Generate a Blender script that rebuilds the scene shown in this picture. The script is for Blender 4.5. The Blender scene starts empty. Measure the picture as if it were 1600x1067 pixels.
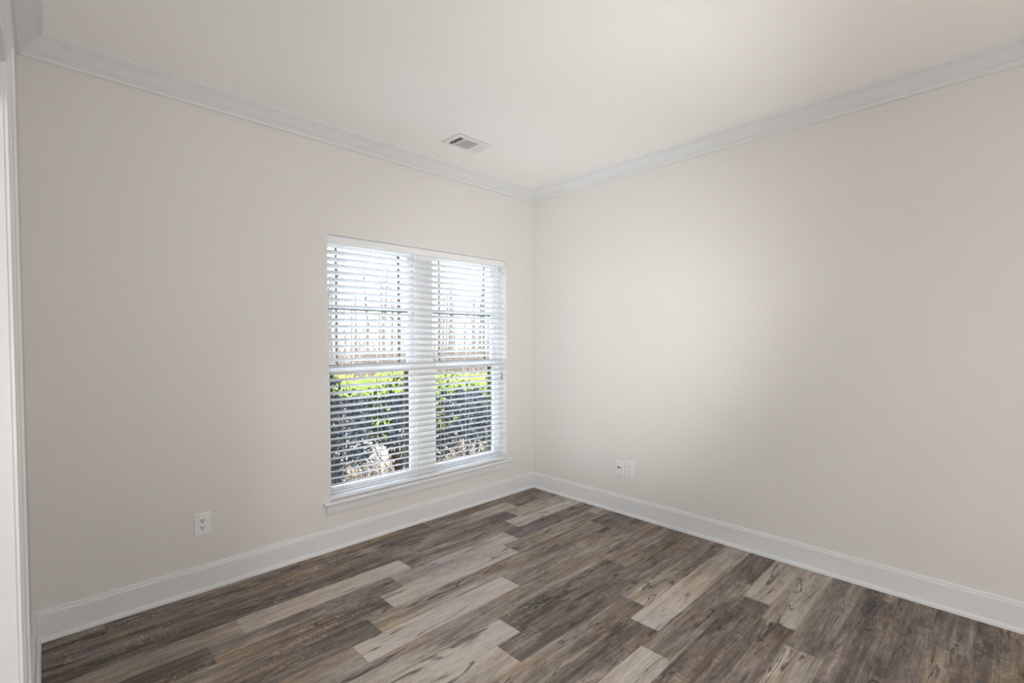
import bpy, math, random
from mathutils import Vector, Matrix

random.seed(7)
S = bpy.context.scene
COL = S.collection

# ------------------------------------------------------------------ camera
CAM = Vector((-3.25177, -3.05335, 1.37278))
yaw, pitch, roll = 0.773498, -0.024555, -0.002459
fw = Vector((math.sin(yaw) * math.cos(pitch), math.cos(yaw) * math.cos(pitch), math.sin(pitch)))
rt = Vector((math.cos(yaw), -math.sin(yaw), 0))
up = rt.cross(fw)
r2 = rt * math.cos(roll) + up * math.sin(roll)
u2 = -rt * math.sin(roll) + up * math.cos(roll)
cd = bpy.data.cameras.new('camera')
cam = bpy.data.objects.new('camera', cd)
COL.objects.link(cam)
M = Matrix((r2, u2, -fw)).transposed().to_4x4()
M.translation = CAM
cam.matrix_world = M
cd.sensor_fit = 'HORIZONTAL'
cd.sensor_width = 36.0
cd.lens = 750.27 / 1600 * 36.0
cd.shift_y = 0.0095
cd.clip_start = 0.01
S.camera = cam

# ------------------------------------------------------------------ view, light
S.view_settings.view_transform = 'Standard'
S.view_settings.look = 'None'
S.view_settings.exposure = 0.06
S.view_settings.gamma = 1.0
S.view_settings.use_curve_mapping = False
S.cycles.use_denoising = True
S.cycles.max_bounces = 14
S.cycles.diffuse_bounces = 9
S.cycles.glossy_bounces = 4
S.cycles.transparent_max_bounces = 16
S.cycles.sample_clamp_indirect = 8.0
S.cycles.caustics_reflective = False
S.cycles.caustics_refractive = False

W = bpy.data.worlds.new('sky')
S.world = W
W.use_nodes = True
nt = W.node_tree
bg = nt.nodes['Background']
tc = nt.nodes.new('ShaderNodeTexCoord')
sp = nt.nodes.new('ShaderNodeSeparateXYZ')
rp = nt.nodes.new('ShaderNodeValToRGB')
nt.links.new(tc.outputs['Generated'], sp.inputs[0])
nt.links.new(sp.outputs['Z'], rp.inputs[0])
rp.color_ramp.elements[0].position = 0.0
rp.color_ramp.elements[0].color = (0.95, 0.97, 1.0, 1)
rp.color_ramp.elements[1].position = 0.8
rp.color_ramp.elements[1].color = (0.55, 0.72, 1.0, 1)
nt.links.new(rp.outputs[0], bg.inputs[0])
bg.inputs[1].default_value = 10.5


def add_light(name, kind, loc, target, energy, color=(1, 1, 1), **kw):
    d = bpy.data.lights.new(name, kind)
    d.energy = energy
    d.color = color
    for k, v in kw.items():
        setattr(d, k, v)
    o = bpy.data.objects.new(name, d)
    COL.objects.link(o)
    o.location = loc
    o.rotation_euler = (Vector(target) - Vector(loc)).to_track_quat('-Z', 'Y').to_euler()
    return o


sun = add_light('sun', 'SUN', (6, 6, 8), (6 - 0.62, 6 - 0.5, 8 - 0.6), 6.0, (1.0, 0.93, 0.80), angle=0.01)
# added unseen fill: spot right of the camera, point behind it
fill_spot = add_light('front_fill', 'SPOT', (-1.63, -3.25, 1.35), (-0.95, -0.34, 2.12), 86, (1.0, 0.997, 0.99),
                  spot_size=math.radians(104), spot_blend=1.0, shadow_soft_size=0.22)
fill_point = add_light('room_fill', 'POINT', (-2.95, -4.15, 1.0), (0, 0, 0), 72, (1.0, 0.992, 0.98), shadow_soft_size=0.18)
# added unseen fill in the hall: overhead disk, and spot brightening the corner
hall_fill = add_light('hall_fill', 'AREA', (-4.45, -3.0, 2.66), (-4.45, -3.0, 0), 45, (1.0, 0.992, 0.98),
                      shape='DISK', size=0.4)
hall_fill_spot = add_light('hall_fill_spot', 'SPOT', (-4.2, -2.6, 0.9), (-0.0, -0.36, 1.55), 262, (1.0, 0.997, 0.99),
                       spot_size=math.radians(47), spot_blend=1.0, shadow_soft_size=0.15)
portal = add_light('window_portal', 'AREA', (-1.135, 0.24, 1.19), (-1.135, -1, 1.19), 1.0, shape='RECTANGLE',
                   size=1.75, size_y=1.95)
portal.data.cycles.is_portal = True


# ------------------------------------------------------------------ helpers
def tag(o, label=None, cat=None, group=None, kind=None):
    if label: o['label'] = label
    if cat: o['category'] = cat
    if group: o['group'] = group
    if kind: o['kind'] = kind
    return o


class MB:
    """collects geometry for ONE mesh"""
    def __init__(self):
        self.v = []; self.f = []

    def quad(self, a, b, c, d):
        n = len(self.v); self.v += [tuple(a), tuple(b), tuple(c), tuple(d)]; self.f.append((n, n + 1, n + 2, n + 3))

    def box(self, x0, x1, y0, y1, z0, z1):
        n = len(self.v)
        self.v += [(x, y, z) for x in (x0, x1) for y in (y0, y1) for z in (z0, z1)]
        for f in ((0, 1, 3, 2), (4, 6, 7, 5), (0, 4, 5, 1), (2, 3, 7, 6), (0, 2, 6, 4), (1, 5, 7, 3)):
            self.f.append(tuple(n + i for i in f))
        return self

    def loft(self, A, B, caps=True):
        """A, B: matching closed rings of points"""
        n = len(self.v); k = len(A)
        self.v += [tuple(p) for p in A] + [tuple(p) for p in B]
        for i in range(k):
            j = (i + 1) % k
            self.f.append((n + i, n + j, n + k + j, n + k + i))
        if caps:
            self.f.append(tuple(n + i for i in reversed(range(k))))
            self.f.append(tuple(n + k + i for i in range(k)))
        return self

    def tube(self, pts, rads, seg=8, caps=True):
        n0 = len(self.v)
        pts = [Vector(p) for p in pts]
        for i, p in enumerate(pts):
            d = (pts[min(i + 1, len(pts) - 1)] - pts[max(i - 1, 0)]).normalized()
            a = d.orthogonal().normalized() if abs(d.z) > 0.9 else d.cross(Vector((0, 0, 1))).normalized()
            b = d.cross(a)
            r = rads[i] if isinstance(rads, (list, tuple)) else rads
            for k in range(seg):
                t = 2 * math.pi * k / seg
                self.v.append(tuple(p + a * (r * math.cos(t)) + b * (r * math.sin(t))))
        for i in range(len(pts) - 1):
            for k in range(seg):
                m = (k + 1) % seg
                self.f.append((n0 + i * seg + k, n0 + i * seg + m, n0 + (i + 1) * seg + m, n0 + (i + 1) * seg + k))
        if caps:
            self.f.append(tuple(n0 + k for k in reversed(range(seg))))
            self.f.append(tuple(n0 + (len(pts) - 1) * seg + k for k in range(seg)))
        return self

    def build(self, name, m, parent=None, smooth=False, bevel=0.0):
        me = bpy.data.meshes.new(name)
        me.from_pydata(self.v, [], self.f)
        me.validate(); me.update()
        if m: me.materials.append(m)
        import bmesh
        b = bmesh.new(); b.from_mesh(me)
        bmesh.ops.recalc_face_normals(b, faces=b.faces[:])
        b.to_mesh(me); b.free()
        if smooth:
            for p in me.polygons: p.use_smooth = True
        o = bpy.data.objects.new(name, me)
        COL.objects.link(o)
        if parent:
            o.parent = parent
        if bevel:
            md = o.modifiers.new('bevel', 'BEVEL'); md.width = bevel; md.segments = 2; md.limit_method = 'ANGLE'
        return o


def empty(name, loc, rz=0.0):
    o = bpy.data.objects.new(name, None)
    COL.objects.link(o)
    o.location = loc; o.rotation_euler = (0, 0, rz); o.empty_display_size = 0.1
    return o


def copy_tree(o, parent=None):
    c = o.copy(); COL.objects.link(c); c.parent = parent
    for ch in list(o.children):
        copy_tree(ch, c)
    return c


# ------------------------------------------------------------------ materials
def mat(name, col, rough=0.5, spec=0.5, metal=0.0):
    m = bpy.data.materials.new(name); m.use_nodes = True
    b = m.node_tree.nodes['Principled BSDF']
    b.inputs['Base Color'].default_value = (*col, 1)
    b.inputs['Roughness'].default_value = rough
    b.inputs['Specular IOR Level'].default_value = spec
    b.inputs['Metallic'].default_value = metal
    return m


def node(t, typ, **kw):
    n = t.nodes.new(typ)
    for k, v in kw.items(): setattr(n, k, v)
    return n


def paint(name, col, rough, bump=0.02, scale=260.0, var=0.012):
    m = mat(name, col, rough, 0.3)
    t = m.node_tree; b = t.nodes['Principled BSDF']
    g = node(t, 'ShaderNodeNewGeometry')
    n = node(t, 'ShaderNodeTexNoise'); n.inputs['Scale'].default_value = scale; n.inputs['Detail'].default_value = 2
    t.links.new(g.outputs['Position'], n.inputs['Vector'])
    bp = node(t, 'ShaderNodeBump'); bp.inputs['Strength'].default_value = bump; bp.inputs['Distance'].default_value = 0.002
    t.links.new(n.outputs['Fac'], bp.inputs['Height']); t.links.new(bp.outputs[0], b.inputs['Normal'])
    n2 = node(t, 'ShaderNodeTexNoise'); n2.inputs['Scale'].default_value = 1.6; n2.inputs['Detail'].default_value = 3
    t.links.new(g.outputs['Position'], n2.inputs['Vector'])
    mr = node(t, 'ShaderNodeMapRange'); mr.inputs['To Min'].default_value = 1 - var; mr.inputs['To Max'].default_value = 1 + var
    t.links.new(n2.outputs['Fac'], mr.inputs['Value'])
    mx = node(t, 'ShaderNodeVectorMath', operation='SCALE'); mx.inputs[0].default_value = col
    t.links.new(mr.outputs[0], mx.inputs['Scale']); t.links.new(mx.outputs[0], b.inputs['Base Color'])
    return m


M_WALL = paint('wall_paint', (0.668, 0.654, 0.631), 0.75)
M_CEIL = paint('ceiling_paint', (0.90, 0.893, 0.872), 0.85)
M_TRIM = paint('trim_paint', (0.685, 0.695, 0.708), 0.32, 0.0, 50, 0.006)
M_VINYL = mat('white_vinyl', (0.80, 0.81, 0.81), 0.35, 0.4)
M_SLAT = mat('white_slat', (0.75, 0.76, 0.775), 0.4, 0.4)
M_SLOT = mat('grey_slot', (0.34, 0.34, 0.345), 0.6, 0.3)
M_PLATE = mat('white_plastic', (0.73, 0.735, 0.735), 0.3, 0.5)
M_VENT = mat('white_enamel', (0.80, 0.80, 0.785), 0.4, 0.4)
M_DARK = mat('dark_slot', (0.02, 0.02, 0.018), 0.6, 0.3)
M_DUCT = mat('duct_grey', (0.20, 0.195, 0.185), 0.7, 0.2)
M_BRASS = mat('brass', (0.16, 0.15, 0.11), 0.45, 0.4, 0.6)
M_STEEL = mat('steel_screw', (0.45, 0.45, 0.44), 0.35, 0.5, 0.7)
M_BLACK = mat('black_plastic', (0.004, 0.004, 0.004), 0.8, 0.1)
M_BRONZE = mat('dark_bronze', (0.055, 0.052, 0.042), 0.5, 0.4)
M_GRILLE = mat('backlit_grille', (0.22, 0.22, 0.205), 0.5, 0.3)  # backlit darkness of the bars put into the colour
M_CORD = mat('white_cord', (0.75, 0.75, 0.74), 0.7, 0.2)
M_TAN = mat('tan_wood', (0.38, 0.27, 0.13), 0.5, 0.3)
M_BARK = paint('grey_bark', (0.10, 0.085, 0.073), 0.9, 0.4, 30, 0.25)
M_TWIG = mat('brown_twig', (0.075, 0.055, 0.042), 0.85, 0.1)

M_GLASS = bpy.data.materials.new('window_glass'); M_GLASS.use_nodes = True
t = M_GLASS.node_tree; t.nodes.clear()
o_ = node(t, 'ShaderNodeOutputMaterial'); tr = node(t, 'ShaderNodeBsdfTransparent'); gl = node(t, 'ShaderNodeBsdfGlossy')
tr.inputs[0].default_value = (0.95, 0.97, 0.96, 1); gl.inputs['Roughness'].default_value = 0.02
mx = node(t, 'ShaderNodeMixShader'); fr = node(t, 'ShaderNodeFresnel'); fr.inputs[0].default_value = 1.25
t.links.new(fr.outputs[0], mx.inputs[0]); t.links.new(tr.outputs[0], mx.inputs[1]); t.links.new(gl.outputs[0], mx.inputs[2])
t.links.new(mx.outputs[0], o_.inputs[0])


def leaf_mat(name, c1, c2, trans, rough=0.4, spec=0.5):
    m = bpy.data.materials.new(name); m.use_nodes = True
    t = m.node_tree; b = t.nodes['Principled BSDF']; out = t.nodes['Material Output']
    at = node(t, 'ShaderNodeAttribute', attribute_name='rnd')
    mix = node(t, 'ShaderNodeMix', data_type='RGBA')
    mix.inputs['A'].default_value = (*c1, 1); mix.inputs['B'].default_value = (*c2, 1)
    t.links.new(at.outputs['Fac'], mix.inputs['Factor'])
    t.links.new(mix.outputs['Result'], b.inputs['Base Color'])
    b.inputs['Roughness'].default_value = rough; b.inputs['Specular IOR Level'].default_value = spec
    tl = node(t, 'ShaderNodeBsdfTranslucent')
    t.links.new(mix.outputs['Result'], tl.inputs[0])
    ms = node(t, 'ShaderNodeMixShader'); ms.inputs[0].default_value = trans
    t.links.new(b.outputs[0], ms.inputs[1]); t.links.new(tl.outputs[0], ms.inputs[2]); t.links.new(ms.outputs[0], out.inputs[0])
    return m


M_LEAF = leaf_mat('evergreen_leaf', (0.027, 0.031, 0.050), (0.052, 0.066, 0.052), 0.2)  # bluish dark of the shaded hedge put into the colour
M_SUNLIT = leaf_mat('sunlit_leaf', (0.16, 0.22, 0.035), (0.40, 0.44, 0.07), 0.45)  # yellow green of sunlit leaf tops put into the colour
M_DRY = leaf_mat('dry_leaf', (0.16, 0.105, 0.07), (0.42, 0.325, 0.235), 0.3, 0.7, 0.2)

M_GROUND = bpy.data.materials.new('straw_ground'); M_GROUND.use_nodes = True
t = M_GROUND.node_tree; b = t.nodes['Principled BSDF']; b.inputs['Roughness'].default_value = 0.95
g = node(t, 'ShaderNodeNewGeometry'); n = node(t, 'ShaderNodeTexNoise'); n.inputs['Scale'].default_value = 9; n.inputs['Detail'].default_value = 8
t.links.new(g.outputs['Position'], n.inputs['Vector'])
r = node(t, 'ShaderNodeValToRGB'); t.links.new(n.outputs['Fac'], r.inputs[0])
r.color_ramp.elements[0].position = 0.3; r.color_ramp.elements[0].color = (0.085, 0.060, 0.036, 1)
r.color_ramp.elements[1].position = 0.7; r.color_ramp.elements[1].color = (0.23, 0.185, 0.115, 1)
t.links.new(r.outputs[0], b.inputs['Base Color'])


# floor: printed rustic oak planks
def floor_material():
    m = bpy.data.materials.new('rustic_plank_floor'); m.use_nodes = True
    t = m.node_tree; L = t.links.new; b = t.nodes['Principled BSDF']
    geo = node(t, 'ShaderNodeNewGeometry')
    tone = node(t, 'ShaderNodeAttribute', attribute_name='tone')
    seed = node(t, 'ShaderNodeAttribute', attribute_name='seed')
    uv = node(t, 'ShaderNodeAttribute', attribute_name='edge')
    off = node(t, 'ShaderNodeCombineXYZ')
    s1 = node(t, 'ShaderNodeMath', operation='MULTIPLY'); s1.inputs[1].default_value = 13.7; L(seed.outputs['Fac'], s1.inputs[0])
    s2 = node(t, 'ShaderNodeMath', operation='MULTIPLY'); s2.inputs[1].default_value = 7.3; L(seed.outputs['Fac'], s2.inputs[0])
    L(s1.outputs[0], off.inputs[0]); L(s2.outputs[0], off.inputs[1]); L(seed.outputs['Fac'], off.inputs[2])
    base = node(t, 'ShaderNodeVectorMath', operation='ADD'); L(geo.outputs['Position'], base.inputs[0]); L(off.outputs[0], base.inputs[1])

    def noise(sx, sy, detail, rough=0.55, dist=0.0):
        mp = node(t, 'ShaderNodeVectorMath', operation='MULTIPLY'); mp.inputs[1].default_value = (sx, sy, 1)
        L(base.outputs[0], mp.inputs[0])
        n = node(t, 'ShaderNodeTexNoise'); n.inputs['Scale'].default_value = 1.0; n.inputs['Detail'].default_value = detail
        n.inputs['Roughness'].default_value = rough; n.inputs['Distortion'].default_value = dist
        L(mp.outputs[0], n.inputs['Vector']); return n.outputs['Fac']

    def math_(op, a, b_=None, c=None):
        n = node(t, 'ShaderNodeMath', operation=op)
        for i, x in enumerate((a, b_, c)):
            if x is None: continue
            if isinstance(x, (int, float)): n.inputs[i].default_value = x
            else: L(x, n.inputs[i])
        return n.outputs[0]

    def smooth(x, lo, hi, t0=0.0, t1=1.0):
        n = node(t, 'ShaderNodeMapRange', interpolation_type='SMOOTHSTEP')
        n.inputs['From Min'].default_value = lo; n.inputs['From Max'].default_value = hi
        n.inputs['To Min'].default_value = t0; n.inputs['To Max'].default_value = t1
        L(x, n.inputs['Value']); return n.outputs[0]

    T = tone.outputs['Fac']
    streak = noise(1.1, 21, 6, 0.66, 0.8)
    blotch = noise(2.4, 7.5, 5, 0.65, 1.2)
    grain = noise(11, 190, 4, 0.7)
    x = math_('MULTIPLY_ADD', math_('SUBTRACT', streak, 0.5), 1.25, T)
    x = math_('MULTIPLY_ADD', math_('SUBTRACT', blotch, 0.5), 0.75, x)
    x = math_('MULTIPLY_ADD', math_('SUBTRACT', grain, 0.5), 0.42, x)
    mid = noise(14, 60, 4, 0.7, 0.8)
    x = math_('MULTIPLY_ADD', math_('SUBTRACT', mid, 0.5), 0.55, x)
    ramp = node(t, 'ShaderNodeValToRGB'); L(x, ramp.inputs[0])
    cr = ramp.color_ramp
    cr.elements[0].position = 0.02; cr.elements[0].color = (0.056, 0.046, 0.040, 1)
    cr.elements[1].position = 1.0; cr.elements[1].color = (0.54, 0.495, 0.445, 1)
    for p, c in ((0.25, (0.128, 0.104, 0.088)), (0.45, (0.225, 0.185, 0.154)), (0.62, (0.325, 0.275, 0.233)), (0.8, (0.43, 0.378, 0.33))):
        e = cr.elements.new(p); e.color = (*c, 1)
    # cooler grey-violet areas
    hue = noise(1.7, 5, 3, 0.5)
    mixh = node(t, 'ShaderNodeMix', data_type='RGBA', blend_type='MULTIPLY')
    L(smooth(hue, 0.47, 0.66, 0.0, 1.0), mixh.inputs['Factor']); L(ramp.outputs[0], mixh.inputs['A'])
    mixh.inputs['B'].default_value = (0.93, 0.95, 1.04, 1)
    # warm brown areas
    hue2 = noise(1.9, 4.2, 3, 0.5, 0.4)
    mixw = node(t, 'ShaderNodeMix', data_type='RGBA', blend_type='MULTIPLY')
    L(math_('MULTIPLY', smooth(hue2, 0.5, 0.68, 0.0, 0.9), smooth(T, 0.55, 0.8, 1.0, 0.25)), mixw.inputs['Factor']); L(mixh.outputs['Result'], mixw.inputs['A'])
    mixw.inputs['B'].default_value = (1.10, 0.98, 0.80, 1)
    # thin drying cracks
    cn = noise(1.2, 11, 3, 0.55, 0.5)
    ca = math_('ABSOLUTE', math_('SUBTRACT', cn, 0.5))
    cg = noise(1.6, 9, 2)
    crack = math_('MULTIPLY', smooth(ca, 0.004, 0.022, 1.0, 0.0), smooth(cg, 0.50, 0.57))
    # contour grain of the pale planks
    ln = noise(1.7, 13, 3, 0.55, 0.5)
    lw = math_('ABSOLUTE', math_('SUBTRACT', math_('FRACT', math_('MULTIPLY', ln, 30.0)), 0.5))
    lines = math_('MULTIPLY', math_('MULTIPLY', smooth(lw, 0.02, 0.13, 1.0, 0.0), smooth(T, 0.6, 0.82)), smooth(noise(2.2, 7, 2), 0.45, 0.6))
    # saw marks and charring of the dark planks
    sw = noise(150, 26, 2, 0.6)
    ch = math_('MULTIPLY', math_('MULTIPLY', smooth(sw, 0.5, 0.68), smooth(T, 0.55, 0.25)), smooth(noise(3, 12, 3), 0.45, 0.58))
    blk = math_('MULTIPLY', smooth(noise(2.2, 10.5, 7, 0.78, 0.6), 0.53, 0.60), smooth(T, 0.80, 0.35))
    d = math_('ADD', math_('MULTIPLY', crack, 0.66), math_('MULTIPLY', lines, 0.26))
    d = math_('ADD', d, math_('MULTIPLY', blk, 0.46))
    seam = smooth(uv.outputs['Fac'], 0.0006, 0.0020, 0.22, 0.0)
    d = math_('MINIMUM', math_('ADD', d, seam), 0.85)
    fac = math_('SUBTRACT', 1.0, d)
    fac = math_('MULTIPLY_ADD', ch, 0.95, fac)
    sc = node(t, 'ShaderNodeVectorMath', operation='SCALE'); L(mixw.outputs['Result'], sc.inputs[0]); L(fac, sc.inputs['Scale'])
    L(sc.outputs[0], b.inputs['Base Color'])
    b.inputs['Roughness'].default_value = 0.5; b.inputs['Specular IOR Level'].default_value = 0.35
    bp = node(t, 'ShaderNodeBump'); bp.inputs['Strength'].default_value = 0.12; bp.inputs['Distance'].default_value = 0.002
    L(math_('SUBTRACT', grain, math_('MULTIPLY', d, 0.7)), bp.inputs['Height']); L(bp.outputs[0], b.inputs['Normal'])
    return m


M_FLOOR = floor_material()

# ------------------------------------------------------------------ room dimensions
XL = -3.312          # left wall face
YF = -4.90           # wall behind the camera
H = 2.725            # ceiling
HX0 = -5.30          # far side of the hall
WT = 0.13            # partition thickness
OX0, OX1, OZ0, OZ1 = -1.936, -0.333, 0.296, 2.062    # window opening
DY0, DY1, DZ = -1.385, -3.60, 2.032                  # cased opening in the left wall


def struct(o, label, cat):
    return tag(o, label, cat, kind='structure')


# floor with real plank layout: 0.15 x 0.91 m planks laid along x, stair-step joints
def build_floor():
    L_, Wd = 0.91, 0.15
    tones = {  # row: {segment index counted from the right: (left tone, right tone)}
        -1: [(.38, .38), (.40, .36), (.36, .36), (.34, .34)],
        0: [(.42, .40), (.44, .72), (.36, .38), (.34, .36), (.3, .3)],
        1: [(.66, .70), (.42, .26), (.32, .44), (.30, .30), (.3, .3)],
        2: [(.84, .86), (.48, .36), (.66, .88), (.62, .58), (.5, .5)],
        3: [(.6, .6), (.34, .44), (.72, .86), (.48, .38), (.30, .30)],
        4: [(.72, .66), (.50, .52), (.90, .88), (.42, .26), (.36, .40)],
        5: [(.36, .36), (.48, .40), (.54, .58), (.34, .22), (.3, .3)],
        6: [(.42, .42), (.50, .46), (.90, .94), (.60, .58), (.4, .4)],
        7: [(.45, .45), (.46, .54), (.68, .50), (.45, .45), (.4, .4)],
        8: [(.46, .42), (.28, .34), (.82, .92), (.6, .6), (.4, .4)],
        9: [(.36, .36), (.46, .34), (.38, .30), (.84, .76), (.5, .5)],
        10: [(.42, .40), (.54, .42), (.52, .42), (.5, .5), (.5, .5)],
        11: [(.74, .68), (.84, .72), (.42, .38), (.5, .5), (.4, .4)],
        12: [(.36, .36), (.46, .42), (.88, .86), (.5, .5), (.5, .5)],
        13: [(.70, .62), (.32, .28), (.4, .4), (.5, .5), (.5, .5)],
        14: [(.76, .72), (.46, .38), (.5, .5), (.4, .4), (.5, .5)],
        15: [(.5, .5), (.74, .62), (.46, .42), (.5, .5), (.5, .5)],
        16: [(.38, .38), (.40, .36), (.42, .36), (.5, .5), (.5, .5)],
        18: [(.36, .34), (.38, .36), (.40, .36), (.5, .5), (.5, .5)],
        19: [(.34, .36), (.38, .40), (.44, .36), (.5, .5), (.5, .5)],
        20: [(.36, .34), (.40, .36), (.40, .36), (.5, .5), (.5, .5)],
        17: [(.30, .30), (.40, .34), (.42, .36), (.5, .5), (.5, .5)],
    }
    v = []; f = []; T = []; Sd = []; Ed = []
    rnd = random.Random(3)
    NS, NV = 8, 4
    Y0 = -0.14
    for k in range(-2, 34):
        y1 = Y0 - Wd * k; y0 = y1 - Wd
        if y0 < YF - 0.05 or y1 > 0.2: continue
        j0 = -0.484 - 0.1487 * k
        while j0 < -0.0: j0 += L_
        j0 -= L_
        right = j0 + L_
        for s in range(7):
            xr = right - L_ * s; xl = xr - L_
            if xr < HX0: break
            tl = tones.get(k, [])
            if s < len(tl): a, b_ = tl[s]
            else:
                a = rnd.choice((.3, .4, .5, .8)); b_ = a + rnd.uniform(-.1, .1)
            sd = rnd.random() * 40
            n = len(v)
            us = [0, .0035] + [L_ * i / NS for i in range(1, NS)] + [L_ - .0035, L_]
            vs = [0, .0035, Wd / 2, Wd - .0035, Wd]
            for u in us:
                for w in vs:
                    v.append((xl + u, y0 + w, 0.0))
                    q = u / L_
                    T.append(a + (b_ - a) * (q * q * (3 - 2 * q)))
                    Sd.append(sd); Ed.append(min(u, L_ - u, w, Wd - w))
            for i in range(len(us) - 1):
                for j in range(len(vs) - 1):
                    f.append((n + i * 5 + j, n + (i + 1) * 5 + j, n + (i + 1) * 5 + j + 1, n + i * 5 + j + 1))
    n = len(v)
    x0, x1, y0, y1, z0, z1 = HX0 - .4, 0.2, YF - 0.2, 0.2, -0.15, -0.004
    bx = [(x, y, z) for x in (x0, x1) for y in (y0, y1) for z in (z0, z1)]
    v += bx; T += [.4] * 8; Sd += [0] * 8; Ed += [1] * 8
    for q in ((0, 1, 3, 2), (4, 6, 7, 5), (0, 4, 5, 1), (2, 3, 7, 6), (0, 2, 6, 4), (1, 5, 7, 3)):
        f.append(tuple(n + i for i in q))
    me = bpy.data.meshes.new('floor'); me.from_pydata(v, [], f); me.update()
    for nm, dat in (('tone', T), ('seed', Sd), ('edge', Ed)):
        a = me.attributes.new(nm, 'FLOAT', 'POINT'); a.data.foreach_set('value', dat)
    me.materials.append(M_FLOOR)
    o = bpy.data.objects.new('floor', me); COL.objects.link(o)
    return struct(o, 'rustic grey and brown wood plank floor of the empty room', 'floor')


build_floor()
struct(MB().box(HX0 - .3, 0.2, YF - .2, 0.2, H, H + .15).build('ceiling', M_CEIL), 'smooth warm white ceiling with one air vent', 'ceiling')

# walls
b = MB()
EX = 0.165
b.box(HX0 - .3, OX0, 0, EX, 0, H); b.box(OX1, 0.0, 0, EX, 0, H)
b.box(OX0, OX1, 0, EX, 0, OZ0); b.box(OX0, OX1, 0, EX, OZ1, H)
struct(b.build('wall_back', M_WALL), 'pale beige wall with the blind covered window', 'wall')
struct(MB().box(0, .15, YF - .15, EX, 0, H).build('wall_right', M_WALL), 'plain pale beige wall right of the corner', 'wall')
b = MB()
b.box(XL - WT, XL, DY0, 0, 0, H); b.box(XL - WT, XL, YF, DY1, 0, H); b.box(XL - WT, XL, DY1, DY0, DZ, H)
struct(b.build('wall_left', M_WALL), 'beige wall with the white cased opening at the left edge', 'wall')
struct(MB().box(HX0 - .3, 0, YF - .15, YF, 0, H).build('wall_front', M_WALL), 'beige wall behind the camera', 'wall')
struct(MB().box(HX0 - .15, HX0, YF, 0, 0, H).build('wall_hall', M_WALL), 'beige wall across the hall beyond the cased opening', 'wall')

# ------------------------------------------------------------------ mouldings (profile = (offset from wall, z))
CROWN = [(0, 2.630), (.009, 2.630), (.013, 2.634), (.013, 2.641), (.010, 2.643), (.010, 2.648), (.015, 2.6505), (.015, 2.655),
         (.019, 2.657), (.026, 2.662), (.034, 2.669), (.044, 2.679), (.055, 2.690), (.066, 2.6985), (.073, 2.702), (.073, 2.707),
         (.079, 2.710), (.085, 2.714), (.085, H), (0, H)]
BASE = [(0, .143), (.0055, .143), (.0095, .139), (.0115, .1345), (.0115, .1325), (.0095, .131), (.0095, .1295), (.0145, .1245), (.0155, .121), (.0155, 0), (0, 0)]
SHOE = [(.0155, .0225), (.0185, .0220), (.0225, .0200), (.026, .0165), (.0285, .012), (.0295, .006), (.0295, 0), (.0155, 0)]


def run_back(prof, x0, x1, m0=1, m1=1):
    return MB().loft([(x0 + m0 * d, -d, z) for d, z in prof], [(x1 - m1 * d, -d, z) for d, z in prof])


def run_right(prof, y0, y1):     # along wall_right from y1 (corner) to y0
    return MB().loft([(-d, y1 - d, z) for d, z in prof], [(-d, y0 + d, z) for d, z in prof])


def run_left(prof, y0, y1, m0, m1):
    return MB().loft([(XL + d, y0 + m0 * d, z) for d, z in prof], [(XL + d, y1 - m1 * d, z) for d, z in prof])


def run_front(prof):
    return MB().loft([(XL + d, YF + d, z) for d, z in prof], [(-d, YF + d, z) for d, z in prof])


struct(run_back(CROWN, XL, 0).build('trim_1', M_TRIM), 'white crown moulding above the window wall', 'crown moulding')
struct(run_right(CROWN, YF, 0).build('trim_2', M_TRIM), 'white crown moulding along the right wall', 'crown moulding')
struct(run_left(CROWN, YF, 0, 1, 1).build('trim_3', M_TRIM), 'short stretch of white crown moulding at the left edge', 'crown moulding')
struct(run_front(CROWN).build('trim_4', M_TRIM), 'white crown moulding behind the camera', 'crown moulding')

CO = DY0 + 0.085   # outer edge of casing, near side
o = struct(run_back(BASE, XL, 0).build('baseboard_back', M_TRIM), 'white baseboard below the window', 'baseboard')
run_back(SHOE, XL, 0).build('shoe_moulding', M_TRIM, o)
o = struct(run_right(BASE, YF, 0).build('baseboard_right', M_TRIM), 'white baseboard along the right wall', 'baseboard')
run_right(SHOE, YF, 0).build('shoe_moulding', M_TRIM, o)
o = struct(run_left(BASE, CO, 0, 0, 1).build('baseboard_left', M_TRIM), 'short white baseboard between corner and cased opening', 'baseboard')
run_left(SHOE, CO, 0, 0, 1).build('shoe_moulding', M_TRIM, o)
o = struct(run_front(BASE).build('baseboard_front', M_TRIM), 'white baseboard behind the camera', 'baseboard')
run_front(SHOE).build('shoe_moulding', M_TRIM, o)

# cased opening: jambs + mitred casing
CAS = [(0, 0), (0, .0095), (.004, .012), (.020, .0125), (.024, .015), (.030, .0165), (.056, .0165), (.062, .0185), (.066, .022), (.082, .022), (.085, .020), (.085, 0)]
root = struct(empty('trim_5', (XL, (DY0 + DY1) / 2, 0)), 'white cased doorway trim at the far left edge', 'door casing')
ox, oy = XL, (DY0 + DY1) / 2
loc = lambda P: [(x - ox, y - oy, z) for x, y, z in P]


def casing(side):
    m = MB(); e = 0.004
    zt = DZ + e
    if side == 'near':
        A = [(XL + t_, DY0 + e + w, 0) for w, t_ in CAS]; B = [(XL + t_, DY0 + e + w, zt + w) for w, t_ in CAS]
    elif side == 'far':
        A = [(XL + t_, DY1 - e - w, 0) for w, t_ in CAS]; B = [(XL + t_, DY1 - e - w, zt + w) for w, t_ in CAS]
    else:
        A = [(XL + t_, DY0 + e + w, zt + w) for w, t_ in CAS]; B = [(XL + t_, DY1 - e - w, zt + w) for w, t_ in CAS]
    return m.loft(loc(A), loc(B))


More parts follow.
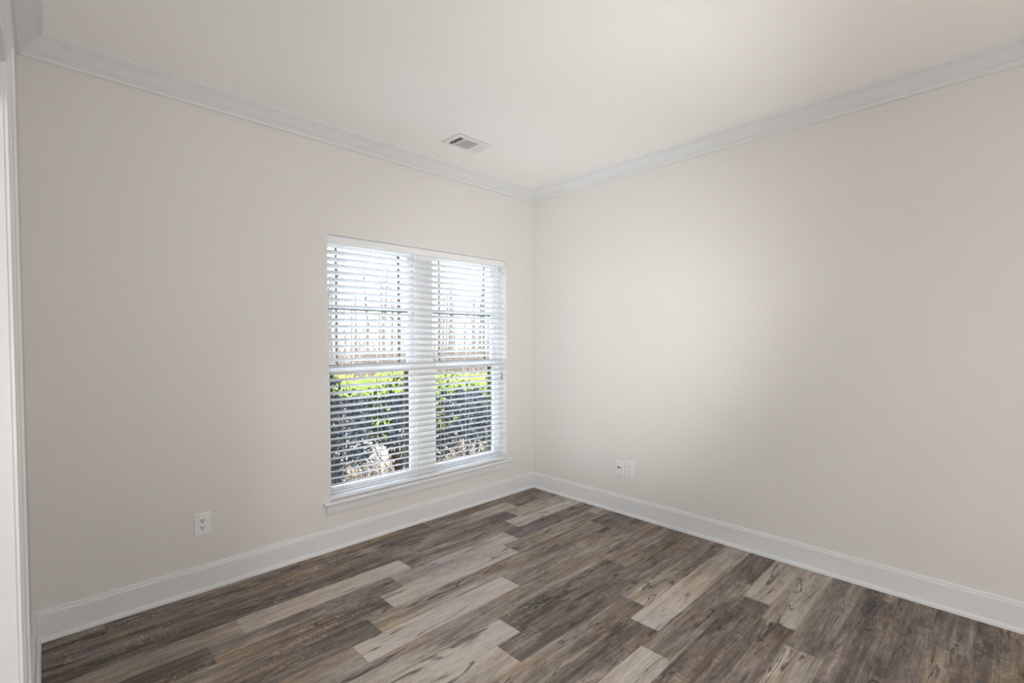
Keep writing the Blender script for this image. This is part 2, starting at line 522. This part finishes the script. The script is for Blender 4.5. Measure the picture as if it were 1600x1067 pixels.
casing('near').build('side_casing', M_TRIM, root)
casing('far').build('side_casing', M_TRIM, root)
casing('head').build('head_casing', M_TRIM, root)
jt = 0.018
def lbox(x0, x1, y0, y1, z0, z1): return MB().box(x0 - ox, x1 - ox, y0 - oy, y1 - oy, z0, z1)
lbox(XL - WT - .002, XL + .002, DY0 - jt + .018, DY0 + .018, 0, DZ).build('jamb', M_TRIM, root)
lbox(XL - WT - .002, XL + .002, DY1 - .018, DY1, 0, DZ).build('jamb', M_TRIM, root)
lbox(XL - WT - .002, XL + .002, DY1, DY0, DZ, DZ + jt).build('head_jamb', M_TRIM, root)

# ------------------------------------------------------------------ window
# stool and apron
m = MB()
prof = [(EX - .07, .296), (-.024, .296), (-.030, .300), (-.032, .306), (-.030, .312), (-.025, .316), (EX - .07, .316)]
xa, xb = OX0 - .042, OX1 + .052
m.loft([(OX0, y, z) for y, z in prof], [(OX1, y, z) for y, z in prof])
pe = [(-0.001, .296), (-.024, .296), (-.030, .300), (-.032, .306), (-.030, .312), (-.025, .316), (-0.001, .316)]
m.loft([(xa, y, z) for y, z in pe], [(OX0, y, z) for y, z in pe])
m.loft([(OX1, y, z) for y, z in pe], [(xb, y, z) for y, z in pe])
struct(m.build('trim_6', M_TRIM), 'white window stool with horns below the blind', 'window sill')
ap = [(0, .296), (-.018, .296), (-.018, .286), (-.015, .280), (-.0135, .262), (-.0125, .250), (-.010, .244), (-.010, .238), (-.006, .234), (0, .234)]
m = MB().loft([(OX0 - .022 + (-y) * .0, y, z) for y, z in ap], [(OX1 + .012, y, z) for y, z in ap])
struct(m.build('trim_7', M_TRIM), 'white moulded apron under the window stool', 'window sill')

# thin white reveal lining of the opening
m = MB()
m.box(OX0, OX0 + .006, .0, .10, .316, OZ1); m.box(OX1 - .006, OX1, .0, .10, .316, OZ1); m.box(OX0 + .006, OX1 - .006, .0, .10, OZ1 - .006, OZ1)
struct(m.build('trim_9', M_TRIM), 'white reveal lining around the window recess', 'window trim')

XC = (OX0 + OX1) / 2
MW = 0.064
struct(MB().box(XC - MW, XC + MW, .088, .175, .316, OZ1 - .006).build('trim_8', M_VINYL, bevel=.004), 'white mullion post between the two windows', 'window mullion')


def window_unit(name, x0, x1, label):
    root = struct(empty(name, ((x0 + x1) / 2, .13, .316)), label, 'window')
    cx, cy, cz = (x0 + x1) / 2, .13, .316
    z0, z1 = .316, OZ1 - .006
    def B(*bs):
        m = MB()
        for a in bs: m.box(a[0] - cx, a[1] - cx, a[2] - cy, a[3] - cy, a[4] - cz, a[5] - cz)
        return m
    fw_ = .022
    B((x0, x0 + fw_, .095, .175, z0, z1), (x1 - fw_, x1, .095, .175, z0, z1), (x0 + fw_, x1 - fw_, .095, .175, z1 - fw_, z1),
      (x0 + fw_, x1 - fw_, .095, .175, z0, z0 + .020)).build('frame', M_VINYL, root, bevel=.002)
    a0, a1 = x0 + fw_, x1 - fw_
    st = .030
    zm0, zm1 = 1.136, 1.186
    # lower sash (room side)
    lo = B((a0, a0 + st, .105, .132, z0 + .02, zm1), (a1 - st, a1, .105, .132, z0 + .02, zm1),
           (a0 + st, a1 - st, .105, .132, z0 + .02, z0 + .058), (a0 + st, a1 - st, .100, .132, zm0, zm1)).build('lower_sash', M_VINYL, root, bevel=.002)
    B((a0 + st, a1 - st, .117, .121, z0 + .058, zm0)).build('pane', M_GLASS, lo)
    B((cx - .03, cx + .03, .094, .106, zm1 - .004, zm1 + .012)).build('sash_lock', M_VINYL, lo, bevel=.002)
    # upper sash (outer track)
    us = B((a0, a0 + st, .137, .163, zm0, z1 - fw_), (a1 - st, a1, .137, .163, zm0, z1 - fw_),
           (a0 + st, a1 - st, .137, .163, zm0, zm0 + .045), (a0 + st, a1 - st, .137, .163, z1 - fw_ - .035, z1 - fw_)).build('upper_sash', M_VINYL, root, bevel=.002)
    g0, g1, h0, h1 = a0 + st, a1 - st, zm0 + .045, z1 - fw_ - .035
    B((g0, g1, .148, .152, h0, h1)).build('pane', M_GLASS, us)
    i = .072; w = .0075
    B((g0 + i - w, g0 + i + w, .1525, .160, h0, h1), (g1 - i - w, g1 - i + w, .1525, .160, h0, h1),
      (g0, g1, .1526, .159, 1.578, 1.594)).build('grille', M_GRILLE, us)
    # outside insect screen frame
    s = .014; sl = .083 if x0 < XC - .2 else .054
    B((a0 + .004, a0 + sl, .178, .190, z0 + .02, zm1), (a1 - s - st + .004, a1 - .004, .178, .190, z0 + .02, zm1), (a0 + .004, a1 - .004, .178, .190, zm1, zm1 + .016)).build('screen_frame', M_BRONZE, root)
    return root


window_unit('window_1', OX0 + .006, XC - MW, 'left half of the twin sash window with divided upper sash')
window_unit('window_2', XC + MW, OX1 - .006, 'right half of the twin sash window next to the corner')

# ------------------------------------------------------------------ blind
BX0, BX1 = OX0 + .009, OX1 - .011
BY = 0.037
bl = empty('window_blind', (XC, BY, OZ1 - .006))
tag(bl, 'white slatted faux wood blind lowered over the twin window', 'window blind')
bo = Vector(bl.location)
rel = lambda P: [tuple(Vector(p) - bo) for p in P]
# headrail and valance
m = MB(); m.loft(rel([(BX0 + .004, y, z) for y, z in ((.018, 2.012), (.062, 2.012), (.062, 2.055), (.018, 2.055))]),
                 rel([(BX1 - .004, y, z) for y, z in ((.018, 2.012), (.062, 2.012), (.062, 2.055), (.018, 2.055))]))
m.build('headrail', M_SLAT, bl)
vp = [(.0155, 2.004), (.0155, 2.0545), (.009, 2.0545), (.0065, 2.052), (.0065, 2.049), (.010, 2.046), (.010, 2.013), (.0075, 2.010), (.0075, 2.006), (.009, 2.004)]
m = MB().loft(rel([(BX0 - .001, y, z) for y, z in vp]), rel([(BX1 + .002, y, z) for y, z in vp]))
m.build('valance', M_SLAT, bl)
# slats: 2 inch, room edge tipped up
zs = []
z = 1.948
for k in range(38):
    zs.append(z); z -= (.0443 if k < 19 else .0434)
zs = [q for q in zs if q > .355]
tilt = math.radians(25)
m = MB()
for z in zs:
    tl_ = tilt + random.uniform(-.02, .02)
    dz = random.uniform(-.0006, .0006)
    w = .0250; th = .0013
    pr = []
    N = 4
    for i in range(N + 1):
        s = -1 + 2 * i / N
        pr.append((s * w, .0022 * (1 - s * s) + th))
    for i in range(N, -1, -1):
        s = -1 + 2 * i / N
        pr.append((s * w, .0022 * (1 - s * s) - th))
    ring = []
    for u, h in pr:   # u<0: room side
        y = BY + u * math.cos(tl_) + h * math.sin(tl_)
        zz = z + dz - u * math.sin(tl_) + h * math.cos(tl_)
        ring.append((y, zz))
    m.loft(rel([(BX0, y, zz) for y, zz in ring]), rel([(BX1, y, zz) for y, zz in ring]))
m.build('slats', M_SLAT, bl)
zb = .320
m = MB().loft(rel([(BX0, y, z) for y, z in ((.013, zb), (.061, zb), (.063, zb + .004), (.063, zb + .014), (.060, zb + .018), (.014, zb + .018), (.011, zb + .014), (.011, zb + .004))]),
              rel([(BX1, y, z) for y, z in ((.013, zb), (.061, zb), (.063, zb + .004), (.063, zb + .014), (.060, zb + .018), (.014, zb + .018), (.011, zb + .014), (.011, zb + .004))]))
m.build('bottom_rail', M_SLAT, bl)
for x in (-1.812, -1.550, -1.275, -1.003, -.751, -.470):
    m = MB()
    m.tube(rel([(x, .0125, 2.01), (x, .0125, zb + .01)]), .0009, 5)
    m.tube(rel([(x, .0615, 2.01), (x, .0615, zb + .01)]), .0009, 5)
    for z in zs:
        m.tube(rel([(x, .0125, z + .006), (x, .0615, z - .0135)]), .0006, 4)
    m.build('ladder_cord', M_CORD, bl)
# lift cord at the left with dark tassel, tilt cord at the right with tan tassel
m = MB().tube(rel([(-1.855, .006, 2.01), (-1.856, .005, 1.08)]), .0011, 5)
lc = m.build('lift_cord', M_CORD, bl)
m = MB().tube(rel([(-1.856, .005, 1.080), (-1.856, .005, 1.072), (-1.856, .005, 1.050), (-1.856, .005, 1.044)]), [.0015, .003, .0055, .005], 10)
t_ = m.build('tassel', M_BLACK, lc, smooth=True)
m = MB().tube(rel([(-.392, .006, 2.01), (-.392, .005, 1.075)]), .0011, 5)
lc = m.build('tilt_cord', M_CORD, bl)
m = MB().tube(rel([(-.392, .005, 1.082), (-.392, .005, 1.072), (-.392, .005, 1.032), (-.392, .005, 1.024)]), [.002, .004, .0075, .006], 10)
t_ = m.build('tassel', M_TAN, lc, smooth=True)
tag(t_, 'tan wooden tassel')

# ------------------------------------------------------------------ wall plates (built facing -y, origin at plate centre on the wall)
def plate_mesh(w, h, t_=.006):
    m = MB()
    b_ = .004
    A = [(-w / 2, 0, -h / 2), (w / 2, 0, -h / 2), (w / 2, 0, h / 2), (-w / 2, 0, h / 2)]
    B = [(-w / 2 + b_, -t_, -h / 2 + b_), (w / 2 - b_, -t_, -h / 2 + b_), (w / 2 - b_, -t_, h / 2 - b_), (-w / 2 + b_, -t_, h / 2 - b_)]
    m.loft(A, [(x * .995, -t_ * .45, z * .995) for x, y, z in A]); m.loft([(x * .995, -t_ * .45, z * .995) for x, y, z in A], B)
    return m


def disc(m, x, z, y0, y1, r, seg=20, flat=0.0):
    ring = []
    for k in range(seg):
        a = 2 * math.pi * k / seg
        zz = r * math.sin(a)
        if flat: zz = max(-flat, min(flat, zz))
        ring.append((x + r * math.cos(a), zz + z))
    m.loft([(a, y0, c) for a, c in ring], [(a, y1, c) for a, c in ring])
    return m


def outlet(name, loc_, rz, w, h, label, gap=.0195, slot_mat=M_DARK):
    root = empty(name, loc_, rz); tag(root, label, 'electrical outlet')
    plate_mesh(w, h).build('plate', M_PLATE, root)
    for s in (1, -1):
        m = disc(MB(), 0, s * gap, -.004, -.0085, .0168, 24, .0135)
        r_ = m.build('receptacle', M_PLATE, root)
        zc = s * gap
        for dx, hh in ((-.0063, .0050), (.0063, .0044)):
            MB().box(dx - .0021, dx + .0021, -.0089, -.0060, zc + .003 - hh, zc + .003 + hh).build('slot', slot_mat, r_)
        disc(MB(), 0, zc - .0078, -.0089, -.006, .0036, 12).build('ground_hole', slot_mat, r_)
    disc(MB(), 0, 0, -.0055, -.0075, .003, 12).build('screw', M_PLATE, root)
    return root


outlet('wall_outlet', (-2.646, 0, .366), 0, .080, .124, 'white duplex outlet on the window wall left of the window')
outlet('wall_outlet', (0, -1.036, .3605), -math.pi / 2, .083, .130, 'white duplex outlet on the right wall beside the cable plate', slot_mat=M_SLOT)
root = empty('cable_plate', (0, -.946, .357), -math.pi / 2)
tag(root, 'white wall plate with a black and a brass jack near the corner', 'wall plate')
plate_mesh(.068, .115).build('plate', M_PLATE, root)
o = disc(MB(), -.0135, .001, -.005, -.0066, .0078, 18).build('black_jack', M_BLACK, root); tag(o, 'black round jack')
m = disc(MB(), .0085, .001, -.005, -.0085, .0052, 6); disc(m, .0085, .001, -.0085, -.015, .0038, 14)
o = m.build('brass_jack', M_BRASS, root); tag(o, 'brass threaded cable jack')
for s in (1, -1):
    disc(MB(), -.001, s * .0415, -.005, -.0072, .0032, 14).build('screw', M_STEEL, root)

# ------------------------------------------------------------------ ceiling register
vr = empty('ceiling_vent', (-1.126, -.440, H))
tag(vr, 'white three-way air vent in the ceiling near the corner', 'ceiling vent')
hx, hy = .150, .0965
m = MB()
ax, ay = .116, .066   # opening half sizes
zf = -.0075
def frame_strip(x0, x1, y0, y1): m.box(x0, x1, y0, y1, zf, -.0036)
frame_strip(-hx + .008, -ax, -hy + .008, hy - .008); frame_strip(ax, hx - .008, -hy + .008, hy - .008)
frame_strip(-ax, ax, -hy + .008, -ay); frame_strip(-ax, ax, ay, hy - .008)
# sloping outer rim, held a few millimetres off the ceiling
zr = -.0035
for A, B in (([(-hx, -hy, zr), (hx, -hy, zr)], [(hx - .008, -hy + .008, zf), (-hx + .008, -hy + .008, zf)]),
             ([(hx, -hy, zr), (hx, hy, zr)], [(hx - .008, hy - .008, zf), (hx - .008, -hy + .008, zf)]),
             ([(hx, hy, zr), (-hx, hy, zr)], [(-hx + .008, hy - .008, zf), (hx - .008, hy - .008, zf)]),
             ([(-hx, hy, zr), (-hx, -hy, zr)], [(-hx + .008, -hy + .008, zf), (-hx + .008, hy - .008, zf)])):
    m.quad(A[0], A[1], B[0], B[1])
MB().box(-hx + .004, hx - .004, -hy + .004, hy - .004, -.0034, 0).build('gap_shadow', M_DARK, vr)  # dark sheet painting the shadow gap between rim and ceiling
d1, d2 = -.072, .060      # dividers
for d in (d1, d2): frame_strip(d - .006, d + .006, -ay, ay)
m.build('frame', M_VENT, vr)
m = MB().box(-ax, ax, -ay, ay, -.0040, -.0036)
m.build('backing', M_DUCT, vr)
def blades_y(x0, x1, lean, n):
    mm = MB()
    for i in range(n):
        x = x0 + (x1 - x0) * (i + .5) / n
        mm.quad((x - lean, -ay, -.0041), (x - lean, ay, -.0041), (x + lean, ay, -.0085), (x + lean, -ay, -.0085))
    return mm
blades_y(-ax, d1 - .006, -.0022, 7).build('louver_bank', M_VENT, vr)
blades_y(d2 + .006, ax, .0021, 7).build('louver_bank', M_VENT, vr)
mm = MB()
for i in range(13):
    y = -ay + 2 * ay * (i + .5) / 13
    mm.quad((d1 + .006, y, -.0041), (d2 - .006, y, -.0041), (d2 - .006, y, -.0069), (d1 + .006, y, -.0069))
mm.build('louver_bank', M_VENT, vr)
MB().box(-.0975, -.0940, .030, .034, -.022, -.002).build('damper_lever', M_VENT, vr)
for x in (-hx + .018, hx - .018):
    mm = MB()
    mm.tube([(x, 0, zf + .001), (x, 0, zf - .0015)], .0035, 12)
    mm.build('screw', M_STEEL, vr)

# ------------------------------------------------------------------ outside
GZ = -0.42
struct(MB().box(-30, 60, EX + .02, 70, GZ - .3, GZ).build('ground', M_GROUND), 'straw coloured sunlit ground outside the window', 'ground')
struct(MB().box(HX0 - .4, .3, -.02 + EX, EX + .02, GZ, .0).build('trim_10', mat('foundation', (.35, .33, .31), .9)), 'foundation below the window outside', 'foundation')


def leaf_mesh(name, leaves, m, parent):
    """leaves: list of (pos, dir, normal, length, width, rnd)"""
    v = []; f = []; R = []
    for p, d, nn, l, w, r_ in leaves:
        s = d.cross(nn).normalized()
        n0 = len(v)
        v += [p, p + d * (.35 * l) + s * (.5 * w) + nn * (.10 * w), p + d * (.7 * l) + s * (.38 * w) + nn * (.06 * w), p + d * l,
              p + d * (.7 * l) - s * (.38 * w) + nn * (.06 * w), p + d * (.35 * l) - s * (.5 * w) + nn * (.10 * w)]
        f += [(n0, n0 + 1, n0 + 2, n0 + 3), (n0, n0 + 3, n0 + 4, n0 + 5)]
        R += [r_] * 6
    me = bpy.data.meshes.new(name); me.from_pydata([tuple(q) for q in v], [], f); me.update()
    a = me.attributes.new('rnd', 'FLOAT', 'POINT'); a.data.foreach_set('value', R)
    me.materials.append(m)
    o = bpy.data.objects.new(name, me); COL.objects.link(o); o.parent = parent
    return o


def rv(rnd):
    while True:
        q = Vector((rnd.uniform(-1, 1), rnd.uniform(-1, 1), rnd.uniform(-1, 1)))
        if .05 < q.length < 1: return q.normalized()


def shrub(loc_, rx, ry, h, seed, label, n=5200, new=700, base=.06):
    rnd = random.Random(seed)
    root = empty('evergreen_shrub', loc_); tag(root, label, 'shrub', 'shrubs of the hedge outside the window')
    br = MB()
    for i in range(22):
        a = rnd.uniform(0, 2 * math.pi); q = rnd.uniform(.2, .9)
        e = Vector((rx * q * math.cos(a), ry * q * math.sin(a), h * rnd.uniform(.45, .92)))
        mid = e * .5 + Vector((rnd.uniform(-.05, .05), rnd.uniform(-.05, .05), 0))
        br.tube([(rnd.uniform(-.05, .05), rnd.uniform(-.05, .05), 0), mid, e], [.014, .009, .003], 5)
    br.build('branches', M_TWIG, root)
    lv = []
    for i in range(n):
        a = rnd.uniform(0, 2 * math.pi); zz = rnd.random() ** .8
        bulge = (1 - abs(2 * zz - .85) ** 3 * .5)
        q = rnd.uniform(.72, 1.0) if rnd.random() < .8 else rnd.uniform(.2, .8)
        ca, sa = math.cos(a), math.sin(a)
        sq = (abs(ca) ** 4 + abs(sa) ** 4) ** -.25
        p = Vector((rx * q * bulge * sq * ca, ry * q * bulge * sq * sa, base + (h - base) * zz))
        out = Vector((ca, sa, .5)).normalized()
        d = (out * .6 + rv(rnd) + Vector((0, 0, .3))).normalized()
        nn = (out + rv(rnd) * .8).normalized(); nn = (nn - d * nn.dot(d)).normalized()
        lv.append((p, d, nn, rnd.uniform(.045, .085), rnd.uniform(.022, .040), rnd.random() ** 2))
    leaf_mesh('foliage', lv, M_LEAF, root)
    lv = []
    for i in range(new):  # top leaves, sunlight put into their colour
        x = rnd.uniform(-1, 1); y = rnd.uniform(-1, 1)
        p = Vector((rx * x * .95, ry * y * .95, h * rnd.uniform(.90, 1.03) - .05 * (x * x + y * y)))
        d = (Vector((0, 0, 1)) + rv(rnd) * .9).normalized(); nn = rv(rnd); nn = (nn - d * nn.dot(d)).normalized()
        lv.append((p, d, nn, rnd.uniform(.05, .09), rnd.uniform(.025, .042), rnd.random()))
    for i in range(new // 5):      # leaves coloured as sunlit on the flanks
        s = rnd.choice((-1, 1)); y = rnd.uniform(-1, .6)
        p = Vector((rx * s * rnd.uniform(.9, 1.05), ry * y, h * rnd.uniform(.45, .95)))
        d = (Vector((0, -.5, .7)) + rv(rnd) * .9).normalized(); nn = rv(rnd); nn = (nn - d * nn.dot(d)).normalized()
        lv.append((p, d, nn, rnd.uniform(.05, .09), rnd.uniform(.025, .042), rnd.random()))
    tag(leaf_mesh('sunlit_foliage', lv, M_SUNLIT, root), 'bright yellow green leaves coloured as sunlit')
    return root


ht = .92 - GZ
shrub((-.98, 2.25, GZ), .395, .5, ht, 11, 'leafy evergreen shrub behind the left edge of the window')
shrub((-.04, 2.35, GZ), .395, .5, ht - .03, 12, 'leafy evergreen shrub seen through the left window beside the mullion', base=.48)
shrub((.90, 2.40, GZ), .395, .5, ht - .08, 13, 'leafy evergreen shrub seen through the right window beside the mullion')
shrub((1.84, 2.45, GZ), .395, .5, ht - .12, 14, 'leafy evergreen shrub behind the right edge of the window')


def dry_plant(loc_, r_, h, seed, label, n=420):
    rnd = random.Random(seed)
    root = empty('dry_shrub', loc_); tag(root, label, 'shrub', 'dry leaved shrubs in front of the hedge')
    br = MB(); tips = []
    for i in range(16):
        a = rnd.uniform(0, 2 * math.pi); q = rnd.uniform(.3, 1)
        e = Vector((r_ * q * math.cos(a), r_ * .7 * q * math.sin(a), h * rnd.uniform(.5, 1)))
        mid = e * .5 + Vector((rnd.uniform(-.04, .04), rnd.uniform(-.04, .04), .03))
        br.tube([(0, 0, 0), mid, e], [.008, .005, .002], 5); tips.append((mid, e))
    br.build('branches', M_TWIG, root)
    lv = []
    for i in range(n):
        a, e = rnd.choice(tips); k = rnd.random()
        p = a.lerp(e, k) + rv(rnd) * .05
        d = rv(rnd); nn = rv(rnd); nn = (nn - d * nn.dot(d)).normalized()
        lv.append((p, d, nn, rnd.uniform(.03, .06), rnd.uniform(.015, .03), rnd.random()))
    leaf_mesh('foliage', lv, M_DRY, root)
    return root


dry_plant((-1.25, 1.28, GZ), .36, .62, 21, 'dry tan leaved shrub low behind the left edge of the window')
dry_plant((-.80, 1.40, GZ), .22, .70, 22, 'dry tan leaved shrub low beside the mullion in the left window')
dry_plant((.35, 1.42, GZ), .36, .70, 23, 'dry tan leaved shrub low beside the mullion in the right window')
dry_plant((1.0, 1.48, GZ), .40, .85, 24, 'dry tan leaved shrub low behind the right edge of the window')


def tree_proto(seed):
    rnd = random.Random(seed)
    root = empty('bare_tree', (0, 0, 0))
    h = rnd.uniform(7, 10); lean = Vector((rnd.uniform(-.4, .4), rnd.uniform(-.4, .4), 0))
    pts = [Vector((0, 0, -.1)) + lean * (i / 6) ** 2 + Vector((rnd.uniform(-.05, .05), rnd.uniform(-.05, .05), h * i / 6)) for i in range(7)]
    MB().tube(pts, [.10, .09, .078, .064, .048, .032, .012], 8).build('trunk', M_BARK, root, smooth=True)
    br = MB()
    for i in range(26):
        k = rnd.uniform(1.4, 5.8); i0 = int(k); p = pts[i0].lerp(pts[i0 + 1], k - i0)
        a = rnd.uniform(0, 2 * math.pi); L_ = rnd.uniform(.8, 2.2) * (1 - .08 * k)
        d = Vector((math.cos(a), math.sin(a), rnd.uniform(.3, .9))).normalized()
        e = p + d * L_; mid = p + d * L_ * .5 + rv(rnd) * .12
        br.tube([p, mid, e], [.030, .018, .006], 5, False)
        for j in range(3):
            f0 = p.lerp(e, rnd.uniform(.35, .95)); g_ = f0 + (d + rv(rnd) * .9).normalized() * rnd.uniform(.3, .9)
            br.tube([f0, f0.lerp(g_, .5) + rv(rnd) * .04, g_], [.012, .008, .004], 4, False)
    br.build('branches', M_BARK, root, smooth=True)
    return root


protos = [tree_proto(40 + i) for i in range(4)]
rnd = random.Random(5)
spots = []
while len(spots) < 60:
    y = rnd.uniform(20.5, 46); k = (y - CAM.y)
    # between the sight lines through the left and the right edge of the window
    x = CAM.x + k * rnd.uniform(.40, 1.15)
    if all((x - a) ** 2 + (y - b_) ** 2 > 8.0 for a, b_ in spots): spots.append((x, y))
for i, (x, y) in enumerate(spots):
    o = protos[i] if i < 4 else copy_tree(protos[i % 4])
    o.location = (x, y, GZ); o.rotation_euler = (0, 0, rnd.uniform(0, 6.28)); s = rnd.uniform(.75, 1.2); o.scale = (s, s, s)
    tag(o, 'bare slender tree in the woods beyond the hedge', 'tree', 'bare trees beyond the hedge')

# thicket of thin bare saplings and stems between the hedge and the trees
M_STEM = paint('brown_stem', (0.17, 0.122, 0.092), 0.9, 0.0, 30, 0.3)
rnd = random.Random(77)
m = MB()
for i in range(1500):
    y = rnd.uniform(8.0, 17.5); k = y - CAM.y
    x = CAM.x + k * rnd.uniform(.36, 1.2)
    h = rnd.choice((rnd.uniform(.8, 1.6), rnd.uniform(1.2, 2.4), rnd.uniform(1.5, 4.0)))
    r_ = rnd.uniform(.006, .019)
    a = Vector((x, y, GZ - .03)); e = a + Vector((rnd.uniform(-.18, .18), rnd.uniform(-.18, .18), h))
    mid = a.lerp(e, .5) + Vector((rnd.uniform(-.05, .05), rnd.uniform(-.05, .05), 0))
    m.tube([a, mid, e], [r_, r_ * .8, r_ * .3], 4, False)
    for j in range(2):
        f0 = a.lerp(e, rnd.uniform(.4, .9)); g_ = f0 + Vector((rnd.uniform(-.4, .4), rnd.uniform(-.3, .3), rnd.uniform(.15, .5)))
        m.tube([f0, g_], [r_ * .5, r_ * .2], 3, False)
tag(m.build('sapling_thicket', M_STEM), 'thicket of thin brown bare stems behind the hedge', 'undergrowth', kind='stuff')
